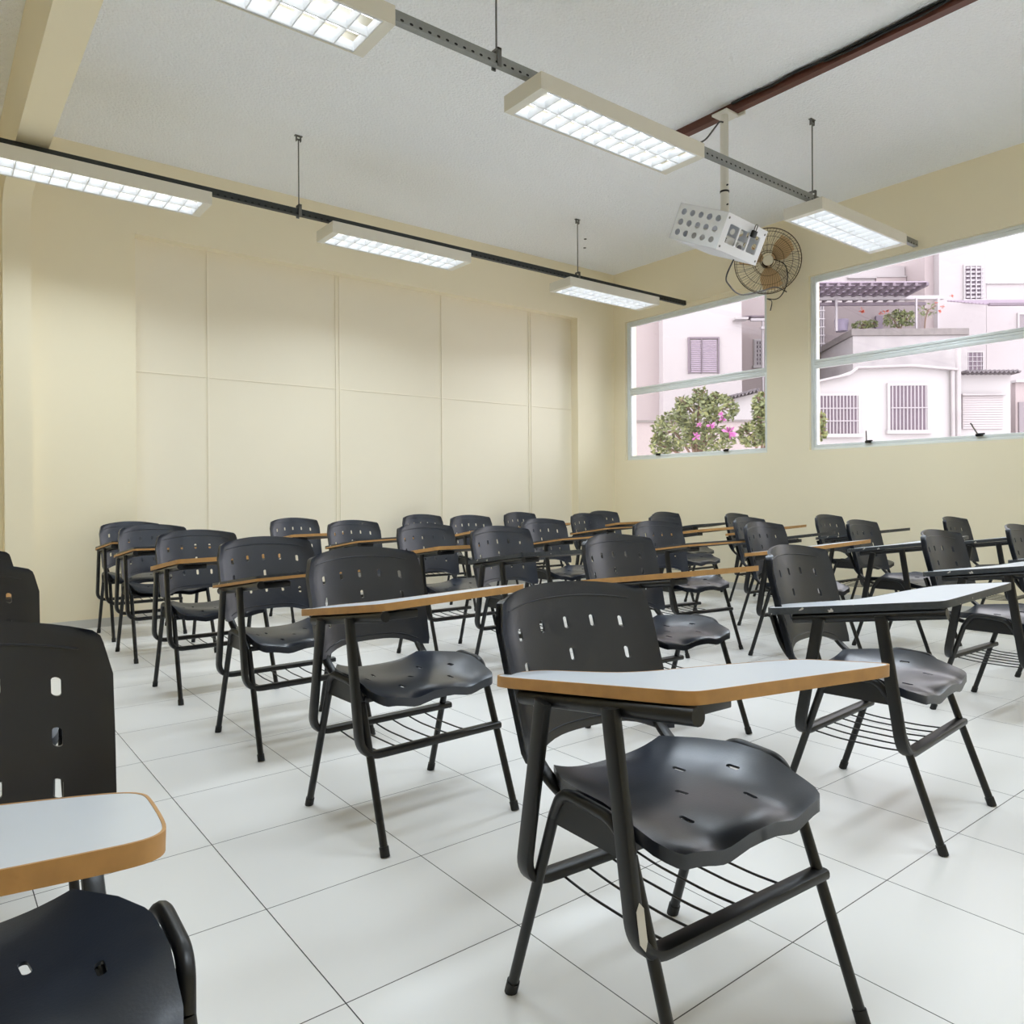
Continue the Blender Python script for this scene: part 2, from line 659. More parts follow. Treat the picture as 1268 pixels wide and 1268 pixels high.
# ================================================================== TABLET-ARM CHAIRS
U5 = (-.68, -.34, 0, .34, .68)
us_b = grid_lines([(c, .05) for c in U5], [-.93, -.86, -.51, -.17, .17, .51, .86, .93], -1, 1)
vs_b = grid_lines([(.71, .05), (.49, .05), (.27, .05)], [.06, .14, .38, .60, .80, .88, .94, .975], 0, 1)
slots_b = {(cell_index(us_b, c), cell_index(vs_b, .71)) for c in U5} | \
          {(cell_index(us_b, c), cell_index(vs_b, .49)) for c in (-.68, 0, .68)} | \
          {(cell_index(us_b, c), cell_index(vs_b, .27)) for c in U5}


def interp(x, tab):
    for (a, p), (b, q) in zip(tab, tab[1:]):
        if x <= b:
            return p + (q - p) * (x - a) / (b - a)
    return tab[-1][1]


def map_back(u, v):
    hw = interp(v, [(0, .214), (.06, .221), (.5, .226), (.80, .228), (.94, .217), (.975, .213), (1, .203)])
    a = min(1.0, abs(u) / .84)
    zb = .487 + .030 * (1 - a ** 4)
    zt = .825 + .024 * (1 - u * u)
    z = zb + (zt - zb) * v
    y = .212 + (z - .49) * .25 + .050 * (1 - u * u) - .012 * max(0, (abs(u) - .84) / .16)
    return Vector((u * hw, y, z))


def rim_back(u, v):
    e = 1.0 if abs(u) > .99 else (.45 if v > .5 else .55)
    return Vector((0, .026 * e, -.003 if v > .99 else 0))


US_ = (-.70, -.41, 0, .41, .70)
us_s = grid_lines([(c, .042) for c in US_], [-.94, -.86, -.55, -.2, .2, .55, .86, .94], -1, 1)
VSs = (.235, .465, .68)
vs_s = grid_lines([(c, .048) for c in VSs], [.02, .06, .12, .35, .57, .80, .88, .95, .985], 0, 1)
slots_s = {(cell_index(us_s, c), cell_index(vs_s, VSs[2])) for c in (-.41, .41)} | \
          {(cell_index(us_s, c), cell_index(vs_s, VSs[1])) for c in (-.70, 0, .70)} | \
          {(cell_index(us_s, c), cell_index(vs_s, VSs[0])) for c in (-.41, .41)}


def map_seat(u, v):
    hw = interp(v, [(0, .196), (.02, .208), (.06, .218), (.12, .224), (.35, .232), (.6, .230), (.8, .206), (.95, .172), (1, .16)])
    y = -.19 + .39 * v - .012 * (1 - u * u) * (1 if v < .5 else -.6) * abs(2 * v - 1)
    g = min(1.0, v / .45)
    g = g * g * (3 - 2 * g)
    z = .443 + .036 * abs(u) ** 2.8 * g * (1 - .35 * max(0, v - .6) / .4)
    fr = max(0, 1 - v / .5)
    z += fr * (-.001 * math.exp(-(u / .2) ** 2) - .014 * math.exp(-((abs(u) - .52) / .24) ** 2))
    z -= .008 * max(0, 1 - v / .08) ** 2
    z -= .010 * math.exp(-((v - .62) / .25) ** 2) * (1 - u * u)
    return Vector((u * hw, y, z))


def rim_seat(u, v):
    return Vector((0, 0, -.026 if v < .01 else (-.026 if abs(u) > .99 else -.018)))


TAB = [(-.266, .215), (-.258, -.19), (-.257, -.235), (-.250, -.254), (-.232, -.263), (-.05, -.284), (.175, -.310), (.225, -.313), (.250, -.300),
       (.262, -.270), (.280, -.140), (.280, -.106), (.262, -.078), (.215, -.052), (.10, -.006), (.02, .016), (-.045, .036), (-.080, .064), (-.100, .105),
       (-.112, .18), (-.122, .252), (-.136, .276), (-.165, .290), (-.215, .294), (-.248, .282), (-.262, .254)]


def chaikin(p):
    out = []
    for i in range(len(p)):
        a, b = p[i], p[(i + 1) % len(p)]
        if math.dist(a, b) < .012:
            out.append(((a[0] + b[0]) / 2, (a[1] + b[1]) / 2))
            continue
        t = min(.25, .03 / math.dist(a, b))
        out += [(a[0] + (b[0] - a[0]) * t, a[1] + (b[1] - a[1]) * t), (b[0] + (a[0] - b[0]) * t, b[1] + (a[1] - b[1]) * t)]
    return out


TAB = chaikin(chaikin(TAB))
TZ0, TSL = .727, .14


def tab_z(x, y):
    return TZ0 - TSL * (y + .256)


def tab_outline(off):
    n = len(TAB)
    out = []
    for i in range(n):
        a, b, c = Vector(TAB[i - 1]), Vector(TAB[i]), Vector(TAB[(i + 1) % n])
        t = (c - a).normalized()
        nn = Vector((t.y, -t.x))          # outward for this winding
        out.append(b - nn * off * ORI)
    return out


area = sum(TAB[i - 1][0] * TAB[i][1] - TAB[i][0] * TAB[i - 1][1] for i in range(len(TAB)))
ORI = 1 if area > 0 else -1
TAX = Vector((-.245, 0, tab_z(0, 0) - .036))     # hinge line of the desk


def slab(bm, outline, dz_top, dz_bot):
    A = [bm.verts.new(Vector((p.x, p.y, tab_z(p.x, p.y) + dz_top)) - TAX) for p in outline]
    B = [bm.verts.new(Vector((p.x, p.y, tab_z(p.x, p.y) + dz_bot)) - TAX) for p in outline]
    bm.faces.new(A).material_index = 0
    bm.faces.new(B[::-1]).material_index = 1
    for k in range(len(A)):
        k2 = (k + 1) % len(A)
        bm.faces.new((A[k], B[k], B[k2], A[k2])).material_index = 1


def edge_mesh(style):
    bm = NB()
    t = .0215
    o1, o0 = tab_outline(0.0), tab_outline(.004)
    lev = [(0.0005, 0), (-.010, 1), (-t, 1)] if style == 'mixed' else [(0.0005, 0), (-t, 0)]
    rows = [[bm.verts.new(Vector((p.x, p.y, tab_z(p.x, p.y) + dz)) - TAX) for p in o1] for dz, _ in lev]
    it = [bm.verts.new(Vector((p.x, p.y, tab_z(p.x, p.y) + .0005)) - TAX) for p in o0]
    ib = [bm.verts.new(Vector((p.x, p.y, tab_z(p.x, p.y) - t)) - TAX) for p in o0]
    n = len(o1)
    for k in range(n):
        k2 = (k + 1) % n
        bm.faces.new((it[k], it[k2], rows[0][k2], rows[0][k])).material_index = 0
        for r in range(len(rows) - 1):
            bm.faces.new((rows[r][k], rows[r][k2], rows[r + 1][k2], rows[r + 1][k])).material_index = (0 if r == 0 else 1)
        bm.faces.new((rows[-1][k], rows[-1][k2], ib[k2], ib[k])).material_index = len(rows) - 2
        bm.faces.new((ib[k], ib[k2], it[k2], it[k])).material_index = 0
    bmesh.ops.recalc_face_normals(bm, faces=bm.faces)
    me = bpy.data.meshes.new('edge_band_' + style)
    bm.to_mesh(me)
    bm.free()
    for x in {'wood': ['wood'], 'dark': ['darkedge'], 'mixed': ['darkedge', 'wood']}[style]:
        me.materials.append(M[x])
    me.polygons.foreach_set('use_smooth', [True] * len(me.polygons))
    me.set_sharp_from_angle(angle=rad(35))
    return me


EDGE = {s: edge_mesh(s) for s in ('wood', 'dark', 'mixed')}


def make_chair():
    root = thing('tablet_chair', 'chair', 'chair')
    bm = NB(); perforated(bm, us_s, vs_s, slots_s, map_seat, (0, 0, -.005), rim_seat, fill=.62)
    obj('seat', bm, M['plastic'], root, 50)
    bm = NB(); perforated(bm, us_b, vs_b, slots_b, map_back, (0, .006, 0), rim_back, fill=.60)
    piv = Vector((0, .22, .47))
    for v in bm.verts:
        v.co -= piv
    bk = obj('backrest', bm, M['plastic'], root, 50, loc=piv)
    # raised line under the top edge
    for vv in (.895, .055):
        bm = NB()
        pts = [map_back(u, vv) + Vector((0, -.001, 0)) - piv for u in [-.84 + 1.68 * k / 16 for k in range(17)]]
        sweep(bm, pts, circ(.0018, 6), (0, 0, 1))
        obj('backrest_ridge', bm, M['plastic'], bk)
    for s in (-1, 1):
        bm = NB()
        p = fillet([(s * .192, .292, .62), (s * .190, .252, .50), (s * .185, .150, .424), (s * .180, -.10, .424)], .07, 8)
        sweep(bm, p, rrect(.030, .015, .006), (1, 0, 0))
        obj('back_support', bm, M['black'], root)
    # four legs, each with a rubber foot
    for s in (-1, 1):
        for e in (-1, 1):
            fy = -.25 if e < 0 else .24
            ty = -.105 if e < 0 else .105
            top = Vector((s * .237, ty, .412))
            foot = Vector((s * .246, fy, 0.0))
            bm = NB()
            d = (top - foot)
            sweep(bm, [foot + d * .004, top], circ(.0115, 12), (1, 0, 0))
            lg = obj('leg', bm, M['black'], root)
            bm = NB()
            sweep(bm, [foot, foot + d * .03, foot + d * .065], circ(.0138, 12), (1, 0, 0))
            obj('foot_cap', bm, M['rubber'], lg)
        bm = NB()
        p = fillet([(s * .237, -.105, .412), (s * .246, -.072, .466), (s * .248, .065, .474), (s * .237, .105, .412)], .06, 8)
        sweep(bm, p, circ(.0115, 12), (1, 0, 0))
        obj('side_rail', bm, M['black'], root)
    # cross bars under the seat
    bm = NB()
    for y in (-.075, .06):
        sweep(bm, [(-.232, y, .410), (.232, y, .410)], rrect(.020, .014, .003), (0, 0, 1))
    # steel gusset on the arm side
    prism(bm, [(-.105, .400), (.105, .400), (.108, .425), (.065, .466), (-.072, .460), (-.108, .425)], -.2435, -.2395, 'x')
    obj('seat_frame', bm, M['black'], root)
    # bent tubes: desk post running down into the book-basket rail
    bm = NB()
    p = fillet([(-.268, .098, .640), (-.268, .168, .262), (.270, .150, .262)], .065, 10)
    sweep(bm, p, rrect(.036, .021, .007), (0, 1, 0))
    obj('desk_post', bm, M['black'], root)
    bm = NB()
    p = fillet([(-.268, -.088, .668), (-.268, -.150, .262), (.250, -.160, .262)], .065, 10)
    sweep(bm, p, rrect(.036, .021, .007), (0, 1, 0))
    obj('desk_post', bm, M['black'], root)
    bm = NB()
    for k in range(6):
        x = -.17 + .066 * k
        p = fillet([(x, -.155, .252), (x, -.06, .244), (x, .08, .244), (x, .158, .252)], .03, 4)
        sweep(bm, p, circ(.0026, 6), (1, 0, 0))
    obj('book_basket', bm, M['black'], root)
    # hinge tube and bracket below the desk
    bm = NB()
    sweep(bm, [(-.247, .19, tab_z(0, .19) - .038), (-.247, -.262, tab_z(0, -.262) - .038)], circ(.0155, 14), (1, 0, 0))
    hb = obj('desk_bracket', bm, M['black'], root)
    bm = NB()
    box(bm, -.235, -.105, -.215, -.185, tab_z(0, -.2) - .050, tab_z(0, -.2) - .026, bev=.003)
    obj('bracket_plate', bm, M['black'], hb)
    bm = NB(); slab(bm, tab_outline(.0042), 0, -.0205)
    tb = obj('desk', bm, [M['laminate'], M['under']], root, 0, loc=TAX)
    eb = bpy.data.objects.new('edge_band', EDGE['wood'])
    COL.objects.link(eb)
    eb.parent = tb
    return root


CH = [   # key, x, y, turn (deg), edge, roll of the desk (deg), label
 ('A1', 1.200, 0.996, -2.0, 'wood', 2.6, 'large foreground chair right of centre with white desk and light wood edge'),
 ('A2', 1.278, 2.193, 2.5, 'wood', -1.6, 'wood-edged desk chair second from the front in the long diagonal row left of centre'),
 ('A3', 1.282, 3.195, 2.0, 'mixed', -0.8, 'chair with dark-over-wood desk edge, third from the front in the diagonal row'),
 ('A4', 1.259, 4.242, 1.1, 'wood', 0.0, 'chair with orange wood desk edge, fourth from the front in the left diagonal row'),
 ('A5', 1.295, 5.425, 1.8, 'mixed', 1.5, 'dark-edged desk chair between the orange-edged one and the last one at back left'),
 ('A6', 1.328, 6.302, 1.9, 'mixed', 2.0, 'last chair at the far left end of the diagonal row, nearest the back wall'),
 ('B1', 2.509, 1.214, 5.9, 'dark', -1.0, 'chair behind and right of the foreground chair with chipped dark desk edge, large'),
 ('B2', 2.570, 2.197, -1.8, 'wood', 0.5, 'wood-edged chair directly behind the large foreground chair'),
 ('B3', 2.788, 3.393, -1.5, 'dark', 0.5, 'dark-edged desk chair seen above the left shoulder of the large foreground chair'),
 ('B4', 2.731, 4.161, 0.5, 'wood', 1.0, 'chair with orange desk edge seen right of the second diagonal-row chair backrest'),
 ('B5', 2.707, 5.194, 1.3, 'mixed', -0.5, 'chair peeking over the second diagonal-row chair, with dark and wood desk edge'),
 ('B6', 2.643, 6.235, 1.2, 'wood', 0.5, 'chair with orange desk edge standing near the back wall behind the fourth diagonal-row chair'),
 ('C1', 4.058, 1.375, 0.7, 'dark', -1.0, 'chair at right with chipped black desk edge, in the front row before the window wall'),
 ('C2', 4.438, 2.646, 0.6, 'wood', -1.5, 'chair with pale wood desk edge right behind the chipped dark-edged chair'),
 ('C3', 4.082, 3.301, -6.0, 'mixed', -0.5, 'chair with two-tone desk edge right of centre, behind the wood-edged chair'),
 ('C4', 3.948, 4.366, -3.0, 'mixed', -1.0, 'mid-distance chair with dark-over-wood desk edge, just right of the photo centre'),
 ('C5', 4.190, 5.762, -6.3, 'wood', 0.5, 'distant wood-edged chair behind the dark-edged chair near the centre of the photo'),
 ('C6', 4.059, 6.426, -4.3, 'dark', 0.0, 'distant chair against the back wall below the middle panel joint'),
 ('D1', 5.082, 1.357, 0.2, 'dark', 0.0, 'chair cut off by the right edge of the photo'),
 ('D2', 5.260, 2.397, 2.0, 'dark', -1.5, 'chair with black desk edge left of the front-row chair at right'),
 ('D3', 5.335, 3.370, 2.7, 'dark', -1.0, 'chair half hidden behind the pale wood-edged chair, with grey desk edge'),
 ('D4', 5.571, 4.470, 2.5, 'wood', -0.5, 'wood-edged chair mostly hidden behind the two-tone chair right of centre'),
 ('D5', 5.449, 5.416, -0.8, 'mixed', -0.5, 'dark-edged chair near the right end of the panelled back wall'),
 ('D6', 5.356, 6.420, -1.3, 'wood', 0.0, 'last wood-edged chair touching the right end of the wall panelling'),
 ('E1', 6.400, 2.236, 1.6, 'dark', -0.5, 'small black chair against the window wall, seen behind the front-row chair at right'),
 ('E2', 6.420, 3.300, 0.1, 'dark', -0.5, 'black chair beside the wall below the left edge of the big window'),
 ('E3', 6.420, 4.250, 7.0, 'wood', -0.5, 'chair with wood desk edge at the wall below the right end of the smaller window'),
 ('E4', 6.420, 5.180, 1.0, 'dark', -0.5, 'black chair by the wall below the smaller window'),
 ('E5', 6.380, 6.132, -5.0, 'wood', 0.0, 'wood-edged chair in the far corner of the room'),
 ('L1', 0.010, 1.060, 0.0, 'wood', 2.0, 'nearest chair cut off by the left edge, white desk with thick wood edge'),
 ('L2', 0.050, 2.370, 0.0, 'wood', 0.0, 'dark chair back at the left edge, behind the nearest left chair'),
 ('L3', 0.062, 3.270, 0.0, 'wood', 0.0, 'barely visible chair back at the far left edge of the photo'),
]
proto = make_chair()
CHAIRS = {}
for i, (key, x, y, a, style, roll, label) in enumerate(CH):
    c = proto if i == 0 else copy_tree(proto)
    CHAIRS[key] = c
    c.location = (x, y, 0)
    c.rotation_euler = (0, 0, rad(a))
    c['label'] = label
    c['group'] = 'tablet-arm chairs in the classroom'
    for ch in c.children:
        if ch.name.split('.')[0] == 'desk':
            ch.rotation_euler = (0, rad(roll), 0)
            if key[0] == 'L':
                ch.scale = (.83, 1, 1)
            for e in ch.children:
                e.data = EDGE[style]
                if style == 'wood':
                    e['label'] = 'light wood desk edge'
# the foreground chair leans back a little more and keeps paint chips and a label remnant
a1 = CHAIRS['A1']
for ch in a1.children:
    if ch.name.startswith('backrest'):
        ch.rotation_euler = (rad(-4), 0, 0)
        ch.location.z -= .014
    if ch.name.split('.')[0] == 'desk_post' and ch.data.vertices[0].co.y < 0:
        bm = NB()
        A, B = [], []
        for (x, z) in ((-.2765, .300), (-.266, .286), (-.2595, .300), (-.2600, .352), (-.268, .362), (-.2765, .350)):
            y = -.088 - (.668 - z) * .1527 - .0188
            A.append(bm.verts.new((x, y, z)))
            B.append(bm.verts.new((x, y - .0012, z)))
        bm.faces.new(A)
        bm.faces.new(B[::-1])
        for k in range(6):
            bm.faces.new((A[k], A[(k + 1) % 6], B[(k + 1) % 6], B[k]))
        obj('sticker_remnant', bm, M['chip'], ch)['label'] = 'torn white sticker'

# ================================================================== LIGHT RAILS AND LAMPS
def make_rail(name, y, x0, x1, material, hangers, label, group, z0=3.226, z1=3.276):
    root = thing(name, label, 'rail', ((x0 + x1) / 2, y, z1), 0, group)
    L = -Vector(root.location)
    bm = NB()
    zc = (z0 + z1) / 2
    prof = [(-.019, -.025), (.019, -.025), (.019, .025), (.012, .025), (.012, .019), (.015, .019), (.015, -.021), (-.015, -.021), (-.015, .019), (-.012, .019), (-.012, .025), (-.019, .025)]
    prism(bm, prof, x0 - (x0 + x1) / 2, x1 - (x0 + x1) / 2, 'x')
    o = obj('channel', bm, material, root, 0, loc=(0, 0, zc - z1))
    for hx in hangers:
        bm = NB()
        cyl(bm, (hx, y, z1 + .03), (hx, y, ZC - .03), .005, 8)
        h = obj('hanger_rod', bm, M['steel'], root, loc=L)
        bm = NB()
        box(bm, hx - .012, hx + .012, y - .028, y + .028, z1 + .022, z1 + .034)
        box(bm, hx - .012, hx + .012, y - .028, y - .022, z0 - .012, z1 + .034)
        box(bm, hx - .012, hx + .012, y + .022, y + .028, z0 - .012, z1 + .034)
        obj('clamp', bm, M['steel'], h)
        bm = NB()
        box(bm, hx - .03, hx + .03, y - .012, y + .012, ZC - .006, ZC)
        box(bm, hx - .02, hx - .014, y - .01, y + .01, ZC - .045, ZC)
        box(bm, hx + .014, hx + .02, y - .01, y + .01, ZC - .045, ZC)
        cyl(bm, (hx - .022, y, ZC - .03), (hx + .022, y, ZC - .03), .008, 8)
        obj('ceiling_anchor', bm, M['steel'], h)
    return root


GR = 'slotted rails carrying the lamps'
make_rail('lamp_rail', 5.67, -1.4, 7.0, M['raildark'], (2.345, 5.308, -.6), 'far dark rail with three ceiling lamps, along the panelled wall', GR)
make_rail('lamp_rail', 3.09, -1.4, 7.0, M['railgrey'], (2.335, 5.308, -.6), 'near grey perforated rail crossing the top of the photo', GR)
make_rail('lamp_rail', 0.51, -1.4, 7.0, M['railgrey'], (2.335, 5.308, -.6), 'added unseen grey rail with lamps over the front of the room, above the camera', GR)  # added out of view to carry the extra lamp row

LW, LL, LZ0, LZ1 = .31, 1.315, 3.105, 3.192


def make_lamp():
    root = thing('ceiling_lamp', 'lamp', 'ceiling lamp')
    h, w = LL / 2, LW / 2
    Z0, Z1 = LZ0 - LZ1, 0.0            # origin: centre of the top
    ep = .055
    bm = NB()
    box(bm, -h, h, -w, -w + .008, Z0, Z1)
    box(bm, -h, h, w - .008, w, Z0, Z1)
    box(bm, -h, -h + .008, -w + .008, w - .008, Z0, Z1)
    box(bm, h - .008, h, -w + .008, w - .008, Z0, Z1)
    box(bm, -h + .008, h - .008, -w + .008, w - .008, Z1 - .006, Z1)
    box(bm, -h + .008, -h + ep, -w + .008, w - .008, Z0, Z0 + .006)
    box(bm, h - ep, h - .008, -w + .008, w - .008, Z0, Z0 + .006)
    obj('housing', bm, M['lampbox'], root, 0)
    bm = NB()
    n = 12
    x0, x1 = -h + ep, h - ep
    for k in range(n + 1):
        x = x0 + (x1 - x0) * k / n
        zt = Z0 + .042
        # louvre blade, V-shaped: wide at the top
        prism(bm, [(x - .003, Z0 + .003), (x + .003, Z0 + .003), (x + .008, zt), (x - .008, zt)], -w + .012, w - .012, 'y')
    for y in (-w + .016, 0, w - .016):
        prism(bm, [(y - .004, Z0 + .002), (y + .004, Z0 + .002), (y + .010, Z0 + .042), (y - .010, Z0 + .042)], x0, x1, 'x')
    obj('louver', bm, M['louver'], root, 0)
    for y in (-.072, .072):
        bm = NB()
        cyl(bm, (x0 + .01, y, Z0 + .060), (x1 - .01, y, Z0 + .060), .013, 10)
        obj('lamp_tube', bm, M['tube'], root)
    for x in (-.42, .42):
        bm = NB()
        box(bm, x - .013, x + .013, -.024, .024, Z1, Z1 + .036)
        obj('mounting_bracket', bm, M['steel'], root, 0)
    ld = bpy.data.lights.new('lamp_glow', 'AREA')
    ld.shape = 'RECTANGLE'
    ld.size = x1 - x0
    ld.size_y = LW - .03
    ld.energy = LAMP_POWER
    ld.color = LAMP_COLOR
    ld.spread = LAMP_SPREAD
    lo = bpy.data.objects.new('lamp_glow', ld)
    COL.objects.link(lo)
    lo.parent = root
    lo.location = (0, 0, Z0 - .002)
    return root


LAMPS = [
 (0.985, 5.67, 'lamp at the far left, its end cut by the left edge of the photo'),
 (3.215, 5.67, 'far-rail lamp above the middle of the panelled wall'),
 (5.72, 5.67, 'smallest lamp, far rail, next to the smaller window'),
 (1.005, 3.09, 'lamp at the top left, cut off by the top edge of the photo'),
 (3.16, 3.09, 'large lamp at top centre left of the projector cage'),
 (5.83, 3.09, 'lamp at the right end of the near rail, above the big window'),
 (1.005, 0.51, 'added unseen lamp overhead at the front of the room, left of three'),  # this row is added out of view to light the near chairs
 (3.16, 0.51, 'added unseen lamp overhead at the front of the room, middle of three'),
 (5.83, 0.51, 'added unseen lamp overhead at the front of the room, nearest the windows'),
]
lp = make_lamp()
for i, (x, y, label) in enumerate(LAMPS):
    c = lp if i == 0 else copy_tree(lp)
    c.location = (x, y, LZ1)
    c['label'] = label
    c['group'] = 'louvred ceiling lamps hung from the rails'

# ================================================================== BROWN CEILING RAIL, CABLES
bm = NB()
box(bm, 4.625, 4.685, -1.2, 3.93, 3.790, ZC)
tag(obj('ceiling_rail', bm, M['brown'], None, 0), 'dark brown rail fixed to the ceiling above the projector pole', 'rail')
bm = NB()
rnd = random.Random(3)
pts = [(4.612 + rnd.uniform(-.008, .004), 3.30 - .16 * k, 3.838 + rnd.uniform(-.012, .006)) for k in range(29)]
sweep(bm, fillet(pts, .06, 3), circ(.010, 6), (0, 0, 1))
pts = [(4.610 + rnd.uniform(-.012, .004), 2.6 - .2 * k, 3.822 + rnd.uniform(-.02, .01)) for k in range(22)]
sweep(bm, fillet(pts, .08, 3), circ(.007, 6), (0, 0, 1))
tag(obj('cable', bm, M['cable']), 'black cables tied along the brown ceiling rail', 'cable')
bm = NB()
sweep(bm, fillet([(4.60, 3.36, 3.72), (4.52, 3.34, 3.70), (4.18, 3.20, 3.42), (3.95, 3.10, 3.282)], .1, 5), circ(.006, 6), (0, 0, 1))
tag(obj('cable', bm, M['cable']), 'thin black cable running from the projector pole down to the lamp', 'cable')

# ================================================================== PROJECTOR CAGE ON ITS POLE
pr = thing('projector_mount', 'white perforated projector cage hanging on a white ceiling pole', 'projector mount', (4.598, 3.363, 3.84))
PL = -Vector(pr.location)
bm = NB(); cyl(bm, (4.603, 3.363, 3.03), (4.603, 3.363, 3.79), .030, 18)
pole = obj('pole', bm, M['offwhite'], pr, loc=PL)
bm = NB()
box(bm, 4.545, 4.700, 3.30, 3.43, 3.772, 3.788, bev=.003)
box(bm, 4.685, 4.700, 3.25, 3.32, 3.77, 3.83)
obj('pole_flange', bm, M['offwhite'], pole, 0)
bm = NB(); cyl(bm, (4.603, 3.363, 3.215), (4.603, 3.363, 3.228), .033, 18)
obj('collar', bm, M['rubber'], pole)
bm = NB()
for z in (3.26, 3.12):
    cyl(bm, (4.595, 3.34, z), (4.588, 3.325, z), .006, 8)
obj('pole_bolt', bm, M['rubber'], pole)
CW, CD, CHH, CT, CY = .555, .404, .248, .421, .111
cage = bpy.data.objects.new('cage', None)
COL.objects.link(cage)
cage.parent = pr
cage.location = Vector((4.598, 3.363, 3.039)) + PL
cage.rotation_euler = Matrix.Rotation(CY, 3, 'Z').to_4x4().to_3x3().to_euler()
cm = Matrix.Rotation(CY, 3, 'Z') @ Matrix.Rotation(CT, 3, 'X')
cage.rotation_euler = cm.to_euler()
hw, hd = CW / 2, CD / 2
# perforated side panel facing the room's left (5 x 3 round holes)
for sx in (-1, 1):
    bm = NB()
    uc = [-.148 + .074 * k for k in range(5)]
    vc = [-.195, -.124, -.053]
    uu = grid_lines([(c, .031) for c in uc], [], -hd, hd)
    vv = grid_lines([(c, .031) for c in vc], [], -CHH, 0)
    sl = {(cell_index(uu, a), cell_index(vv, b)) for a in uc for b in vc}
    perforated(bm, uu, vv, sl, lambda u, v: Vector((sx * hw, u, v)), (-.003 * sx, 0, 0), None, 'round', .70, 4)
    obj('side_panel', bm, M['white'], cage, 30)
bm = NB()
box(bm, -hw, hw, -hd, hd, -.004, 0)
box(bm, -hw, hw, hd - .004, hd, -CHH, -.004)
obj('cage_shell', bm, M['white'], cage, 0)
bm = NB()
box(bm, -hw, hw, -hd, -hd + .03, -CHH, -CHH + .004)
box(bm, -hw, hw, hd - .05, hd, -CHH, -CHH + .004)
box(bm, -hw, -hw + .03, -hd + .03, hd - .05, -CHH, -CHH + .004)
box(bm, hw - .03, hw, -hd + .03, hd - .05, -CHH, -CHH + .004)
for k in range(13):
    y = -hd + .045 + k * .0245
    box(bm, -hw + .03, hw - .03, y, y + .011, -CHH, -CHH + .004)
obj('bottom_grille', bm, M['white'], cage, 0)
bm = NB()
uu = [-hw, -.225, -.075, -.066, .0, .05, .06, .066, .2, hw]
uu = [-hw, -.212, -.078, -.066, .068, .080, .214, hw]
vv = [-CHH, -.200, -.048, 0]
perforated(bm, uu, vv, {(1, 1), (3, 1), (5, 1)}, lambda u, v: Vector((u, -hd - .012, v)), (0, .012, 0), None, 'rect', .97, 4)
dr = obj('door', bm, M['white'], cage, 30)
bm = NB()
for (x, z) in ((-.25, -.03), (.25, -.03), (-.25, -.222), (.25, -.222)):
    cyl(bm, (x, -hd - .016, z), (x, -hd - .010, z), .008, 8)
obj('door_screw', bm, M['steel'], dr)
bm = NB()
box(bm, .052, .100, -hd - .045, -hd - .020, -.085, -.038, bev=.004)
pk = obj('padlock', bm, M['rubber'], cage)
bm = NB()
sweep(bm, fillet([(.062, -hd - .032, -.04), (.062, -hd - .032, .004), (.090, -hd - .032, .004), (.090, -hd - .032, -.04)], .016, 5), circ(.004, 8), (0, 1, 0))
obj('shackle', bm, M['steel'], pk)
# the projector itself
pj = thing('projector', 'off-white projector inside the perforated cage', 'projector')
pj.matrix_world = Matrix.Translation((4.598, 3.363, 3.039)) @ cm.to_4x4()
bm = NB(); box(bm, -.19, .17, -.125, .135, -CHH + .008, -CHH + .128, bev=.014)
obj('body', bm, M['projector'], pj)
bm = NB(); cyl(bm, (.075, -.126, -.185), (.075, -.158, -.185), .040, 20)
ln = obj('lens', bm, M['projector'], pj)
bm = NB(); cyl(bm, (.075, -.156, -.185), (.075, -.160, -.185), .032, 20)
obj('lens_glass', bm, M['lens'], ln)
bm = NB()
for k in range(7):
    box(bm, -.17, -.07, -.129, -.124, -CHH + .028 + .012 * k, -CHH + .034 + .012 * k)
obj('vent', bm, M['lens'], pj)
bm = NB()
sweep(bm, fillet([(4.80, 3.42, 2.80), (4.85, 3.55, 2.68), (5.3, 3.75, 2.66), (5.9, 3.95, 2.83), (6.55, 4.2, 3.05), (6.99, 4.36, 3.10)], .3, 6), circ(.006, 6), (0, 0, 1))
tag(obj('cable', bm, M['cable']), 'black cable looping from the projector cage to the wall below the fan', 'cable')

# ================================================================== WALL FAN
fan = thing('fan', 'bronze wire-guarded fan on the pillar between the windows', 'fan', (7.02, 4.37, 3.36))
FL = -Vector(fan.location)
fc = Vector((6.70, 4.385, 3.365))
fn = Vector((-.80, -.575, -.16)).normalized()
fr_ = fn.to_track_quat('Z', 'Y').to_matrix().to_4x4()
FM = Matrix.Translation(fc) @ fr_


def fpt(r, a, z):
    return FM @ Vector((r * math.cos(a), r * math.sin(a), z))


bm = NB()
for (r, z, t) in ((.318, 0.0, .0052), (.150, .062, .0022), (.235, .042, .0022), (.075, .075, .003)):
    sweep(bm, [fpt(r, 2 * PI * k / 48, z) for k in range(48)], circ(t, 6), fn, closed=True)
for (r, z, t) in ((.30, -.075, .003), (.12, -.13, .003)):
    sweep(bm, [fpt(r, 2 * PI * k / 48, z) for k in range(48)], circ(t, 6), fn, closed=True)
for k in range(64):
    a = 2 * PI * k / 64
    prof = [(.070, .076), (.150, .064), (.235, .043), (.290, .020), (.318, 0.0)]
    sweep(bm, [fpt(r, a + (.318 - r) * 1.1, z) for r, z in prof], circ(.0013, 4), fn)
for k in range(24):
    a = 2 * PI * k / 24
    sweep(bm, [fpt(r, a, z) for r, z in ((.318, 0), (.30, -.075), (.2, -.12), (.09, -.135))], circ(.0016, 4), fn)
obj('guard', bm, M['bronze'], fan, loc=FL)
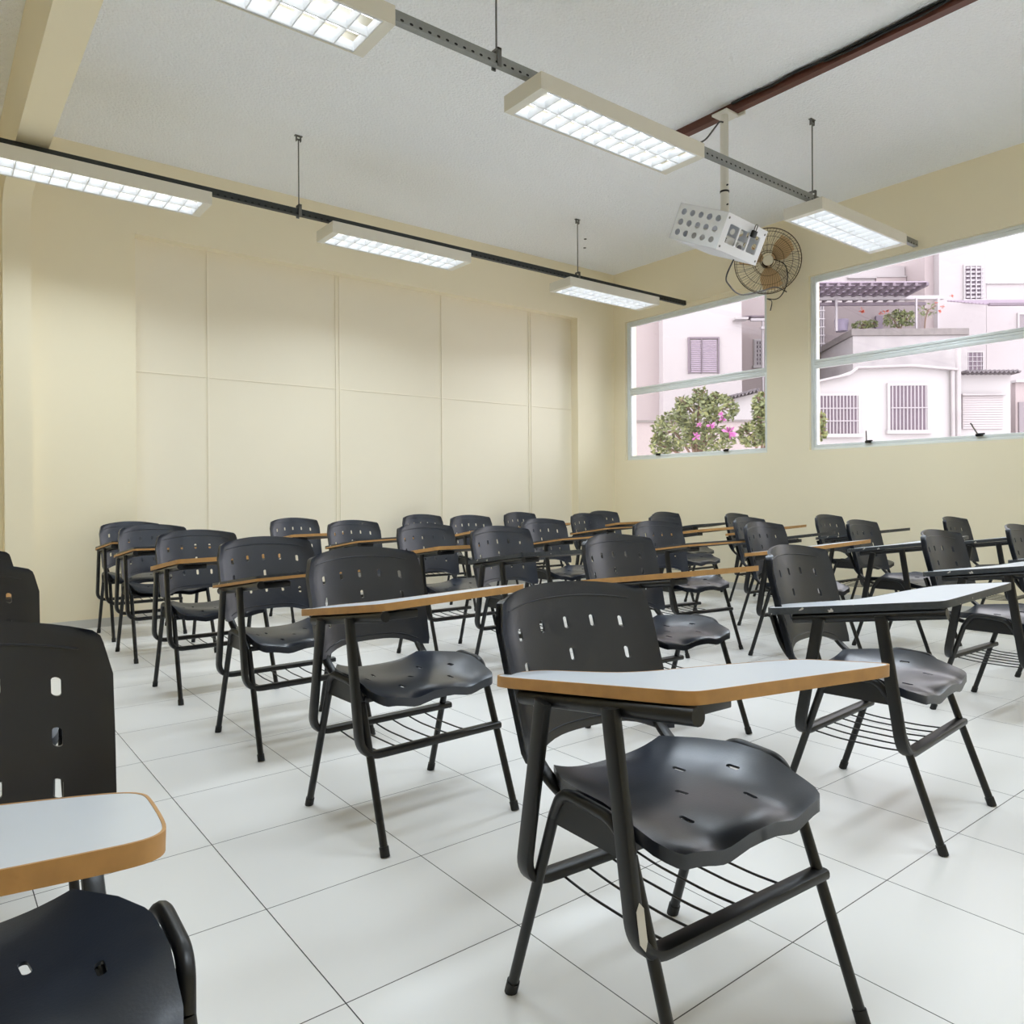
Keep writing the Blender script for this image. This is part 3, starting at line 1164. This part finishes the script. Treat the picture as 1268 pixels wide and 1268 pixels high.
for k in range(3):
    bm = NB()
    a0 = 2 * PI * k / 3 + .55
    rows = []
    for i in range(8):
        r = .045 + (.285 - .045) * i / 7
        wdt = .55 + .30 * math.sin(PI * min(1, i / 6.0))
        row = []
        for j in range(7):
            s = j / 6 - .5
            row.append(bm.verts.new(fpt(r * (1 - .10 * abs(s) * (i / 7)), a0 + s * wdt * 1.35 + .18 * i / 7, -.03 + s * .075 * (.4 + .6 * i / 7))))
        rows.append(row)
    for i in range(7):
        for j in range(6):
            bm.faces.new((rows[i][j], rows[i][j + 1], rows[i + 1][j + 1], rows[i + 1][j]))
    bmesh.ops.solidify(bm, geom=bm.faces[:], thickness=.003)
    obj('blade', bm, M['fanblade'], fan, loc=FL)
bm = NB(); cyl(bm, fpt(0, 0, .068), fpt(0, 0, .092), .052, 28, .046)
obj('hub_cap', bm, M['fancap'], fan, loc=FL)
bm = NB(); cyl(bm, fpt(0, 0, -.03), fpt(0, 0, -.20), .058, 24, .050); cyl(bm, fpt(0, 0, -.06), fpt(0, 0, .02), .035, 16)
obj('motor', bm, M['bronze'], fan, loc=FL)
bm = NB()
sweep(bm, fillet([tuple(fpt(0, 0, -.16)), tuple(fpt(0, 0, -.16) + Vector((.06, .02, -.10))), (6.99, 4.40, 3.25)], .08, 6), circ(.016, 10), (0, 1, 0))
box(bm, 6.985, 7.02, 4.35, 4.45, 3.17, 3.33, bev=.006)
obj('wall_bracket', bm, M['fancap'], fan, loc=FL)
bm = NB()
p = [tuple(fpt(.05, .2, .03)), tuple(fpt(.17, -.25, .075)), tuple(fpt(.26, -.75, .06)), tuple(fpt(.335, -1.05, .03)), tuple(fpt(.40, -1.32, .0)), tuple(fpt(.36, -1.62, -.02)), (6.96, 4.50, 3.03), (7.01, 4.56, 2.95)]
sweep(bm, fillet(p, .12, 5), circ(.005, 6), (1, 0, 0))
obj('power_cord', bm, M['cable'], fan, loc=FL)

# small dark anchor holes left in the ceiling
for (x, y, lab) in ((5.78, 6.05, 'upper of two small dark holes in the ceiling near the far hanger'), (5.98, 6.27, 'lower of two small dark holes in the ceiling near the far hanger')):
    bm = NB(); cyl(bm, (x, y, ZC - .004), (x, y, ZC), .016, 10)
    tag(obj('ceiling_plug', bm, M['rubber']), lab, 'plug', 'dark plugs in the ceiling')

# ================================================================== OUTSIDE: the neighbouring houses
# the street runs at an angle to the school, so the outside is built in a turned frame (u right, w away, z up)
EXT = -YAW
GZ = -3.2
W = {}
W['pale'] = mat('pale_pink_render', (0.389, 0.357, 0.362), 0.8, noise=0.02, scale=1.5)
W['pink'] = mat('rose_render', (0.36, 0.306, 0.306), 0.8, noise=0.03, scale=1.5)
W['white'] = mat('whitewashed_render', (0.409, 0.389, 0.393), 0.8, noise=0.03, scale=2.0)
W['dirty'] = mat('weathered_render', (0.36, 0.336, 0.34), 0.85, noise=0.22, scale=3.0)
W['shutter'] = mat('grey_lilac_shutter', (0.223, 0.194, 0.209), 0.6, noise=0.04)
W['bar'] = mat('white_window_bars', (0.379, 0.35, 0.369), 0.5)
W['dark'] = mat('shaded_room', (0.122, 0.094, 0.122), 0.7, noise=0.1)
W['pane'] = mat('outside_pane', (0.187, 0.144, 0.18), 0.25, noise=0.1)
W['slat'] = mat('pergola_slat', (0.166, 0.131, 0.16), 0.6, noise=0.15)
W['lilac'] = mat('lilac_metal', (0.302, 0.243, 0.302), 0.5, noise=0.1)
W['corr'] = mat('corrugated_sheet', (0.122, 0.107, 0.117), 0.6, noise=0.2)
W['coping'] = mat('stained_coping', (0.204, 0.184, 0.18), 0.9, noise=0.3, scale=12)
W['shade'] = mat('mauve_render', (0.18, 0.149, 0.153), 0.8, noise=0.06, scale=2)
W['leaf'] = mat('leaf_green', (0.165, 0.195, 0.085), 0.55, noise=0.45, scale=5)
W['leaf2'] = mat('leaf_yellow_green', (0.26, 0.28, 0.11), 0.55, noise=0.3, scale=7)
W['twig'] = mat('brown_twig', (0.216, 0.137, 0.101), 0.8, noise=0.2)
W['petal'] = mat('magenta_petal', (0.484, 0.136, 0.384), 0.5, noise=0.15)
W['red'] = mat('red_petal', (0.45, 0.096, 0.06), 0.5, noise=0.1)
W['ground'] = mat('street_concrete', (0.70, 0.66, 0.66), 0.9, noise=0.1)
W['pot'] = mat('lilac_pot', (0.253, 0.214, 0.302), 0.5, noise=0.05)

bm = NB(); box(bm, XW + .25, 60, -40, 60, GZ - .3, GZ)
struct('ground', bm, W['ground'])


def ext(name, label, cat, group=None):
    return thing(name, label, cat, (0, 0, 0), EXT, group)


def part(name, parent, m, *boxes):
    bm = NB()
    for b in boxes:
        box(bm, *b)
    return obj(name, bm, m, parent, 0)


def bars(parent, u0, u1, z0, z1, w, n, rails=2, r=.012):
    bm = NB()
    for k in range(n):
        u = u0 + (u1 - u0) * (k + .5) / n
        cyl(bm, (u, w, z0), (u, w, z1), r, 6)
    for k in range(rails):
        z = z0 + (z1 - z0) * (k + 1) / (rails + 1)
        cyl(bm, (u0, w - .01, z), (u1, w - .01, z), r, 6)
    return obj('security_bars', bm, W['bar'], parent)


def window(parent, u0, u1, z0, z1, w, nb, rails=2, m='pane'):
    fr = part('window', parent, W[m], (u0, u1, w - .02, w + .02, z0, z1))
    part('window_surround', fr, W['white'], (u0 - .05, u0, w - .05, w, z0 - .05, z1 + .05), (u1, u1 + .05, w - .05, w, z0 - .05, z1 + .05),
         (u0, u1, w - .05, w, z1, z1 + .05), (u0 - .08, u1 + .08, w - .09, w, z0 - .07, z0))
    if nb:
        bars(fr, u0, u1, z0, z1, w - .07, nb, rails)
    return fr


# ---- tall pale block seen through the smaller window
A = ext('apartment_building', 'tall pale pink building with a lilac shuttered window, seen through the smaller window', 'building')
u0, u1, z0, z1 = (3.611, 5.484, 0.916, 8.023)
part('wall', A, W['pale'], (u0, u1, 18, 24, GZ, 9.5))
v0, v1, _, _ = (1.076, 3.611, 0.916, 8.023)
part('wing_wall', A, W['pink'], (v0, u0, 18.5, 24, GZ, 9.5))
u0, u1, z0, z1 = (4.235, 4.908, 3.912, 4.729)
sh = part('shutter', A, W['shutter'], (u0, u1, 17.985, 18.02, z0, z1))
mid = (u0 + u1) / 2 - .05
bm = NB()
for k in range(16):
    z = z0 + .03 + (z1 - z0 - .05) * k / 16
    for (a, b) in ((u0 + .03, mid - .02), (mid + .02, u1 - .03)):
        box(bm, a, b, 17.965, 17.986, z, z + .030)
obj('shutter_slats', bm, W['lilac'], sh, 0)
part('shutter_frame', sh, W['slat'], (u0 - .035, u1 + .035, 17.95, 18.0, z1, z1 + .04), (u0 - .035, u0, 17.95, 18.0, z0, z1), (u1, u1 + .035, 17.95, 18.0, z0, z1), (mid - .01, mid + .01, 17.95, 18.0, z0, z1))
u0, u1, z0, z1 = (5.263, 5.57, 5.142, 5.19)
part('ledge', A, W['dirty'], (u0, u1, 17.75, 18.0, z0, z1))

# ---- house with a slatted awning to the right of it
Bh = ext('house', 'pink house with a slatted awning at the right of the smaller window', 'house')
u0, u1, z0, z1 = (5.961, 7.866, 0.896, 8.067)
part('wall', Bh, W['pink'], (u0, u1, 21, 26, GZ, 8.6))
u0, u1, z0, z1 = (6.768, 7.081, 4.594, 5.277)
wn = window(Bh, u0, u1, z0, z1, 21, 0)
bm = NB()
for k in range(4):
    for q in range(6):
        pass
for k in range(5):
    u = u0 + (u1 - u0) * k / 4
    box(bm, u - .02, u + .02, 20.93, 20.96, z0, z1)
for q in range(7):
    z = z0 + (z1 - z0) * q / 6
    box(bm, u0, u1, 20.93, 20.96, z - .02, z + .02)
obj('window_grid', bm, W['bar'], wn, 0)
aw = ext('awning', 'dark slatted awning roof glimpsed at the right edge of the smaller window', 'awning')
u0, u1, z0, z1 = (5.88, 7.117, 5.37, 5.431)
bm = NB()
za, zb = 5.329, 5.654
for k in range(16):
    t = k / 15
    box(bm, u0 + (u1 - u0) * .02, u1, 18.6 + 1.7 * t, 18.66 + 1.7 * t, za + (zb - za) * t + .06, za + (zb - za) * t + .10)
obj('slat', bm, W['slat'], aw, 0)
part('beam', aw, W['bar'], (u0, u1, 18.55, 18.63, za - .05, za + .02), (u0 + .2, u1, 18.40, 18.46, za - .28, za - .22))
part('post', aw, W['bar'], (6.163, 6.193, 18.56, 18.62, GZ, za))

# ---- boundary wall
bw = ext('boundary_wall', 'low pink garden wall with stained coping behind the flowering shrubs', 'wall')
u0, u1, z0, z1 = (0.951, 5.057, 0.945, 2.328)
part('wall', bw, W['pink'], (u0, u1, 13.5, 13.7, GZ, z1))
part('coping', bw, W['coping'], (u0, u1, 13.46, 13.74, z1, z1 + .035))

# ---- shed with corrugated roof
sd = ext('shed', 'small shed with sloping corrugated roof above the flowering shrubs', 'shed')
ua, ub = 4.284, 5.012
za, zb = 2.983, 3.165
bm = NB()
prism(bm, [(ua, GZ), (ub, GZ), (ub, zb - .06), (ua, za - .06)], 15.5, 17.3, 'y')
obj('wall', bm, W['white'], sd, 0)
bm = NB()
n = 40
prev = None
pts = []
for k in range(n + 1):
    u = ua - .1 + (ub - ua + .12) * k / n
    pts.append((u, za + (zb - za) * (u - ua) / (ub - ua) + .035 * math.sin(k * PI * 2 / 3.6)))
poly = pts + [(p[0], p[1] - .03) for p in reversed(pts)]
prism(bm, poly, 15.35, 17.4, 'y')
obj('corrugated_roof', bm, W['corr'], sd, 0)


# ---- flowering shrubs
def leaf(bm, p, rnd, s, mi=0):
    d = Vector((rnd.gauss(0, 1), rnd.gauss(0, 1), rnd.gauss(0, .7))).normalized()
    e = d.orthogonal().normalized()
    e = (Matrix.Rotation(rnd.uniform(0, 2 * PI), 3, d) @ e)
    q = [p - d * s, p + e * s * .45 + d * s * .1, p + d * s * 1.1, p - e * s * .45 + d * s * .1]
    bm.faces.new([bm.verts.new(v) for v in q]).material_index = mi


def shrub(label, blobs, nleaf, w, flowers, seed, base, fm='petal', group=None, foot=GZ):
    rnd = random.Random(seed)
    root = ext('shrub', label, 'shrub', group)
    bm = NB()
    tot = sum(b[2] * b[3] for b in blobs)
    for (u, z, ru, rz_) in blobs:
        for k in range(int(nleaf * ru * rz_ / tot)):
            v = Vector((rnd.gauss(0, 1), rnd.gauss(0, 1), rnd.gauss(0, 1))).normalized() * rnd.uniform(.45, 1.0) ** .6
            p = Vector((u + v.x * ru, w + v.y * ru * .8, z + v.z * rz_))
            leaf(bm, p, rnd, rnd.uniform(.030, .055), 0 if rnd.random() < .7 else 1)
    f = obj('foliage', bm, [W['leaf'], W['leaf2']], root, 0)
    f['kind'] = 'stuff'
    bm = NB()
    for (u, z, ru, rz_) in blobs:
        sweep(bm, fillet([(base[0], w, base[1]), ((base[0] + u) / 2, w + .05, (base[1] * .4 + z * .6)), (u, w, z)], .3, 4), circ(.018, 6), (1, 0, 0))
        for k in range(7):
            a = Vector((u, w, z))
            b = a + Vector((rnd.uniform(-1, 1) * ru, rnd.uniform(-.6, .6) * ru, rnd.uniform(-.4, .9) * rz_))
            cyl(bm, a, b, .008, 5)
    cyl(bm, (base[0], w, foot), (base[0], w, base[1] + .02), .05 if foot < 0 else .02, 8)
    obj('branches', bm, W['twig'], root)
    for (u, z, r) in flowers:
        bm = NB()
        for k in range(12):
            d = Vector((rnd.gauss(0, 1), rnd.gauss(-.6, .8), rnd.gauss(0, 1))).normalized()
            e = d.orthogonal().normalized()
            g = d.cross(e)
            c = Vector((u, w - .55, z))
            q = [c, c + (d + e * .5) * r * .7, c + d * r * 1.2, c + (d - e * .5) * r * .7]
            bm.faces.new([bm.verts.new(x) for x in q])
        obj('blossom', bm, W[fm], root, 0)
    return root


def BL(px, py, rx, ry, w):
    return None


GS = 'flowering shrubs outside the smaller window'
shrub('large green shrub with magenta blossoms outside the smaller window',
      [(2.467, 2.001, 0.344, 0.319), (2.773, 2.247, 0.331, 0.295), (2.872, 2.529, 0.123, 0.147),
       (3.178, 2.333, 0.27, 0.221), (2.258, 1.793, 0.172, 0.196), (3.019, 1.879, 0.393, 0.221),
       (2.589, 2.431, 0.11, 0.11), (3.093, 2.504, 0.098, 0.098)],
      2900, 11.5,
      [(3.142, 1.928, .10), (3.056, 2.124, .055), (2.884, 2.038, .06), (2.663, 1.866, .065), (3.019, 2.198, .04), (2.712, 2.038, .04)],
      5, (2.798, 1.51), group=GS)
shrub('smaller green shrub with pink blossom at the right edge of the smaller window',
      [(3.475, 1.9, 0.211, 0.188), (3.627, 2.311, 0.141, 0.211), (3.768, 2.077, 0.258, 0.352)],
      1300, 11.0, [(3.627, 2.006, .085), (3.651, 1.807, .05), (3.568, 2.123, .04)], 9, (3.651, 1.49), group=GS)
shrub('wisp of yellow-green foliage at the lower left corner of the big window',
      [(4.291, 2.052, 0.067, 0.112), (4.28, 1.861, 0.09, 0.101)], 170, 10.5, [], 4, (4.235, 1.469))

# ---- low white house with barred windows
H = ext('house', 'low white house with two barred windows and a roller shutter, below the terrace', 'house')
ua, ub, uc = 5.698, 8.74, 9.988
bm = NB()
prism(bm, [(ua, GZ), (ub, GZ), (ub, 3.448), (7.891, 3.528), (6.819, 3.496), (6.659, 3.368), (ua, 3.176)], 15, 17.9, 'y')
obj('wall', bm, W['white'], H, 0)
bm = NB()
for (p, q) in (((990, 480), (1050, 467)), ((1050, 467), (1060, 459)), ((1060, 459), (1127, 457)), ((1127, 457), (1182, 462))):
    pass
sweep(bm, [(5.698, 14.93, 3.176), (6.659, 14.93, 3.384), (6.819, 14.93, 3.512), (7.891, 14.93, 3.544), (8.772, 14.93, 3.464)], rrect(.14, .045, .01), (0, 1, 0))
obj('eaves', bm, W['dirty'], H, 0)
part('annex_wall', H, W['white'], (ub, uc, 15.15, 17.9, GZ, 3.424))
bm = NB()
pts = []
n = 60
for k in range(n + 1):
    u = 8.964 + (10.036 - 8.964) * k / n
    pts.append((u, 3.44 + .022 * math.sin(k * 2 * PI / 5)))
prism(bm, pts + [(p[0], p[1] - .03) for p in reversed(pts)], 14.9, 17.8, 'y')
obj('corrugated_roof', bm, W['corr'], H, 0)
u0, u1, z0, z1 = (6.051, 6.851, 2.216, 2.968)
window(H, u0, u1, z0, z1, 15, 12, 2)
u0, u1, z0, z1 = (7.483, 8.212, 2.28, 3.16)
window(H, u0, u1, z0, z1, 15, 10, 1)
u0, u1, z0, z1 = (9.005, 9.813, 2.309, 2.971)
rs = part('roller_shutter', H, W['white'], (u0, u1, 15.12, 15.15, z0, z1))
bm = NB()
for k in range(14):
    z = z0 + (z1 - z0) * k / 14
    box(bm, u0, u1, 15.105, 15.125, z, z + .042, bev=.004)
obj('shutter_slats', bm, W['pale'], rs, 0)
part('shutter_box', rs, W['dirty'], (u0 - .03, u1 + .03, 15.05, 15.15, z1, z1 + .035))
bm = NB()
cyl(bm, (8.7, 14.93, 3.448), (8.748, 14.93, GZ), .035, 8)
cyl(bm, (8.812, 14.93, 3.913), (8.812, 14.93, GZ), .05, 8)
obj('drainpipe', bm, W['dirty'], H)

# ---- terrace with pergola
Tr = ext('terrace', 'roof terrace with stained white parapet under the pergola', 'terrace')
ua, ub = 8.125, 10.853
bm = NB()
prism(bm, [(ua, 18.0), (ub, 18.0), (ub, 23.5), (8.802, 23.5), (8.314, 21.0)], GZ, 4.911 - .10, 'z')
obj('wall', bm, W['dirty'], Tr, 0)
bm = NB()
sweep(bm, [(8.314, 21.0, 4.911 - .05), (ua, 18.0, 4.911 - .05), (ub, 18.0, 4.911 - .05)], rrect(.16, .12, .01), (0, 0, 1))
obj('coping', bm, W['coping'], Tr, 0)
u0, u1, z0, z1 = (7.566, 10.95, 5.385, 6.14)
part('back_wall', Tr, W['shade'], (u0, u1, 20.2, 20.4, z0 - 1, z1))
u0, u1, z0, z1 = (8.108, 8.301, 5.085, 6.093)
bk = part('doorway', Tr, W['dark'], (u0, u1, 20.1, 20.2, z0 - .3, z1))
bars(bk, u0, u1, z0 - .3, z1, 20.05, 3, 5, .02)
u0, u1, z0, z1 = (9.695, 9.867, 5.449, 5.75)
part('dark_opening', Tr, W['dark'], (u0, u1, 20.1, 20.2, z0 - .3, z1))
Pg = ext('pergola', 'slatted pergola roof over the terrace seen through the big window', 'pergola')
zr = 5.748
bm = NB()
for k in range(13):
    u = 6.442 + (9.471 - 6.442) * k / 12
    prism(bm, [(17.2, zr), (17.2, zr + .07), (18.7, zr + .07), (18.7, zr)], u - .03, u + .03, 'x')
obj('rafters', bm, W['slat'], Pg, 0)
bm = NB()
for k in range(6):
    w_ = 17.3 + 1.3 * k / 5
    box(bm, 6.442, 9.471, w_ - .10, w_ + .10, zr + .075, zr + .10)
obj('roof_sheets', bm, W['lilac'], Pg, 0)
part('front_beam', Pg, W['bar'], (6.817, 10.41, 18.18, 18.28, 5.692, 5.78))
part('rear_beam', Pg, W['slat'], (6.817, 10.022, 18.28, 18.34, 5.576, 5.644))
part('post', Pg, W['bar'], (10.227, 10.276, 18.15, 18.2, 4.933, 5.705))
part('post', Pg, W['bar'], (9.706, 9.744, 18.15, 18.2, 4.933, 5.705))
part('post', Pg, W['bar'], (7.784, 7.832, 18.15, 18.2, 4.933, 5.705))
shrub('bushy yellow-green plant on the terrace parapet under the pergola',
      [(9.408, 5.298, 0.278, 0.198), (9.746, 5.318, 0.218, 0.198), (9.547, 5.437, 0.179, 0.119)], 560, 18.6, [], 12, (9.547, 5.04), foot=4.911 - .10)
shrub('low plant with red flowers on the terrace parapet, left of the bushy one',
      [(8.614, 5.179, 0.258, 0.099), (8.852, 5.199, 0.159, 0.099)], 260, 18.6,
      [(8.356, 5.388, .085), (8.932, 5.378, .07), (8.813, 5.338, .06)], 13, (8.654, 5.04), 'red', foot=4.911 - .10)
shrub('thin red-flowered climber beside the pergola post',
      [(10.242, 5.517, 0.238, 0.198)], 60, 18.6,
      [(10.123, 5.556, .05), (10.282, 5.477, .05), (10.5, 5.715, .05), (10.202, 5.358, .05)], 14, (10.162, 5.04), 'red', foot=4.911 - .10)
bm = NB()
cyl(bm, (8.162, 18.7, 5.042), (8.162, 18.7, 5.321), .14, 16, .17)
p = ext('flower_pot', 'lilac pot standing on the terrace left of the red flowers', 'pot')
obj('pot', bm, W['pot'], p)

# ---- taller buildings behind
B1 = ext('building', 'pale building with ledges rising behind the pergola', 'building')
u0, u1, z0, z1 = (9.117, 13.138, 5.487, 8.227)
part('wall', B1, W['pale'], (u0, 12.512 - .02, 24, 26, GZ, z1))
part('ledge', B1, W['dirty'], (11.551, (12.512 - .02), 23.9, 24, 7.856, 7.894), (10.654, 11.551, 23.9, 24, 7.83, 7.869))
part('upper_band', B1, W['pink'], (11.551, (12.512 - .02), 23.93, 24, 7.587, 7.856))
B2 = ext('building', 'tall white stair tower with small louvred windows in the right half of the big window', 'building')
u0, u1, z0, z1 = (12.782, 14.181, 0.886, 9.809)
part('wall', B2, W['pale'], (u0, u1, 22.6, 27, GZ, 9.8))
part('side_strip', B2, W['pink'], (12.512, 13.001, 22.9, 27, GZ, 9.8))
for (a, b, c, d) in ((1195.5, 375, 1216.5, 334), (1195.5, 458, 1216.5, 441)):
    pass
u0, u1, z0, z1 = (13.542, 14.048, 6.795, 7.783)
wn = window(B2, u0, u1, z0, z1, 22.6, 0)
bm = NB()
for k in range(8):
    z = z0 + (z1 - z0) * (k + .3) / 8
    box(bm, u0, u1, 22.50, 22.56, z, z + (z1 - z0) * .05)
for k in range(3):
    u = u0 + (u1 - u0) * (k + .75) / 3.2
    box(bm, u - .015, u + .015, 22.47, 22.50, z0, z1)
obj('louvre_slats', bm, W['bar'], wn, 0)
u0, u1, z0, z1 = (13.542, 14.048, 4.672, 5.215)
wn = window(B2, u0, u1, z0, z1, 22.6, 4, 3)
B3 = ext('building', 'lower pale building with a lilac slatted canopy at the right edge of the photo', 'building')
u0, u1, z0, z1 = (14.181, 16.785, 0.886, 7.253)
part('wall', B3, W['pale'], (u0 + .01, u1, 22.6, 27, GZ, z1))
part('coping', B3, W['dirty'], (u0 + .01, u1, 22.55, 22.7, z1, z1 + .04))
bm = NB()
ca, cb = 12.592, 14.854
for k in range(12):
    t = k / 11
    w_ = 20 + 1.8 * t
    box(bm, ca, cb, w_, w_ + .06, 6.004 + .55 * t, 6.004 + .03 + .55 * t)
obj('canopy_slats', bm, W['lilac'], B3, 0)
part('canopy_beam', B3, W['slat'], (ca, cb, 19.9, 20, 5.961, 6.025))
u0, u1, z0, z1 = (15.145, 16.062, 5.902, 6.336)
window(B3, u0, u1, z0, z1, 22.6, 0, 0, 'shutter')
B4 = ext('house', 'rose-coloured house corner at the right edge behind the roller shutter', 'house')
u0, u1, z0, z1 = (10.987, 12.255, 0.926, 3.426)
part('wall', B4, W['pink'], (u0, u1, 16.5, 19.5, GZ, z1))
part('coping', B4, W['white'], (u0 - .05, u1, 16.4, 16.6, z1, z1 + .05))
u0, u1, z0, z1 = (11.04, 12.079, 1.982, 3.003)
part('door', B4, W['shutter'], (u0, u1, 16.46, 16.5, z0, z1))
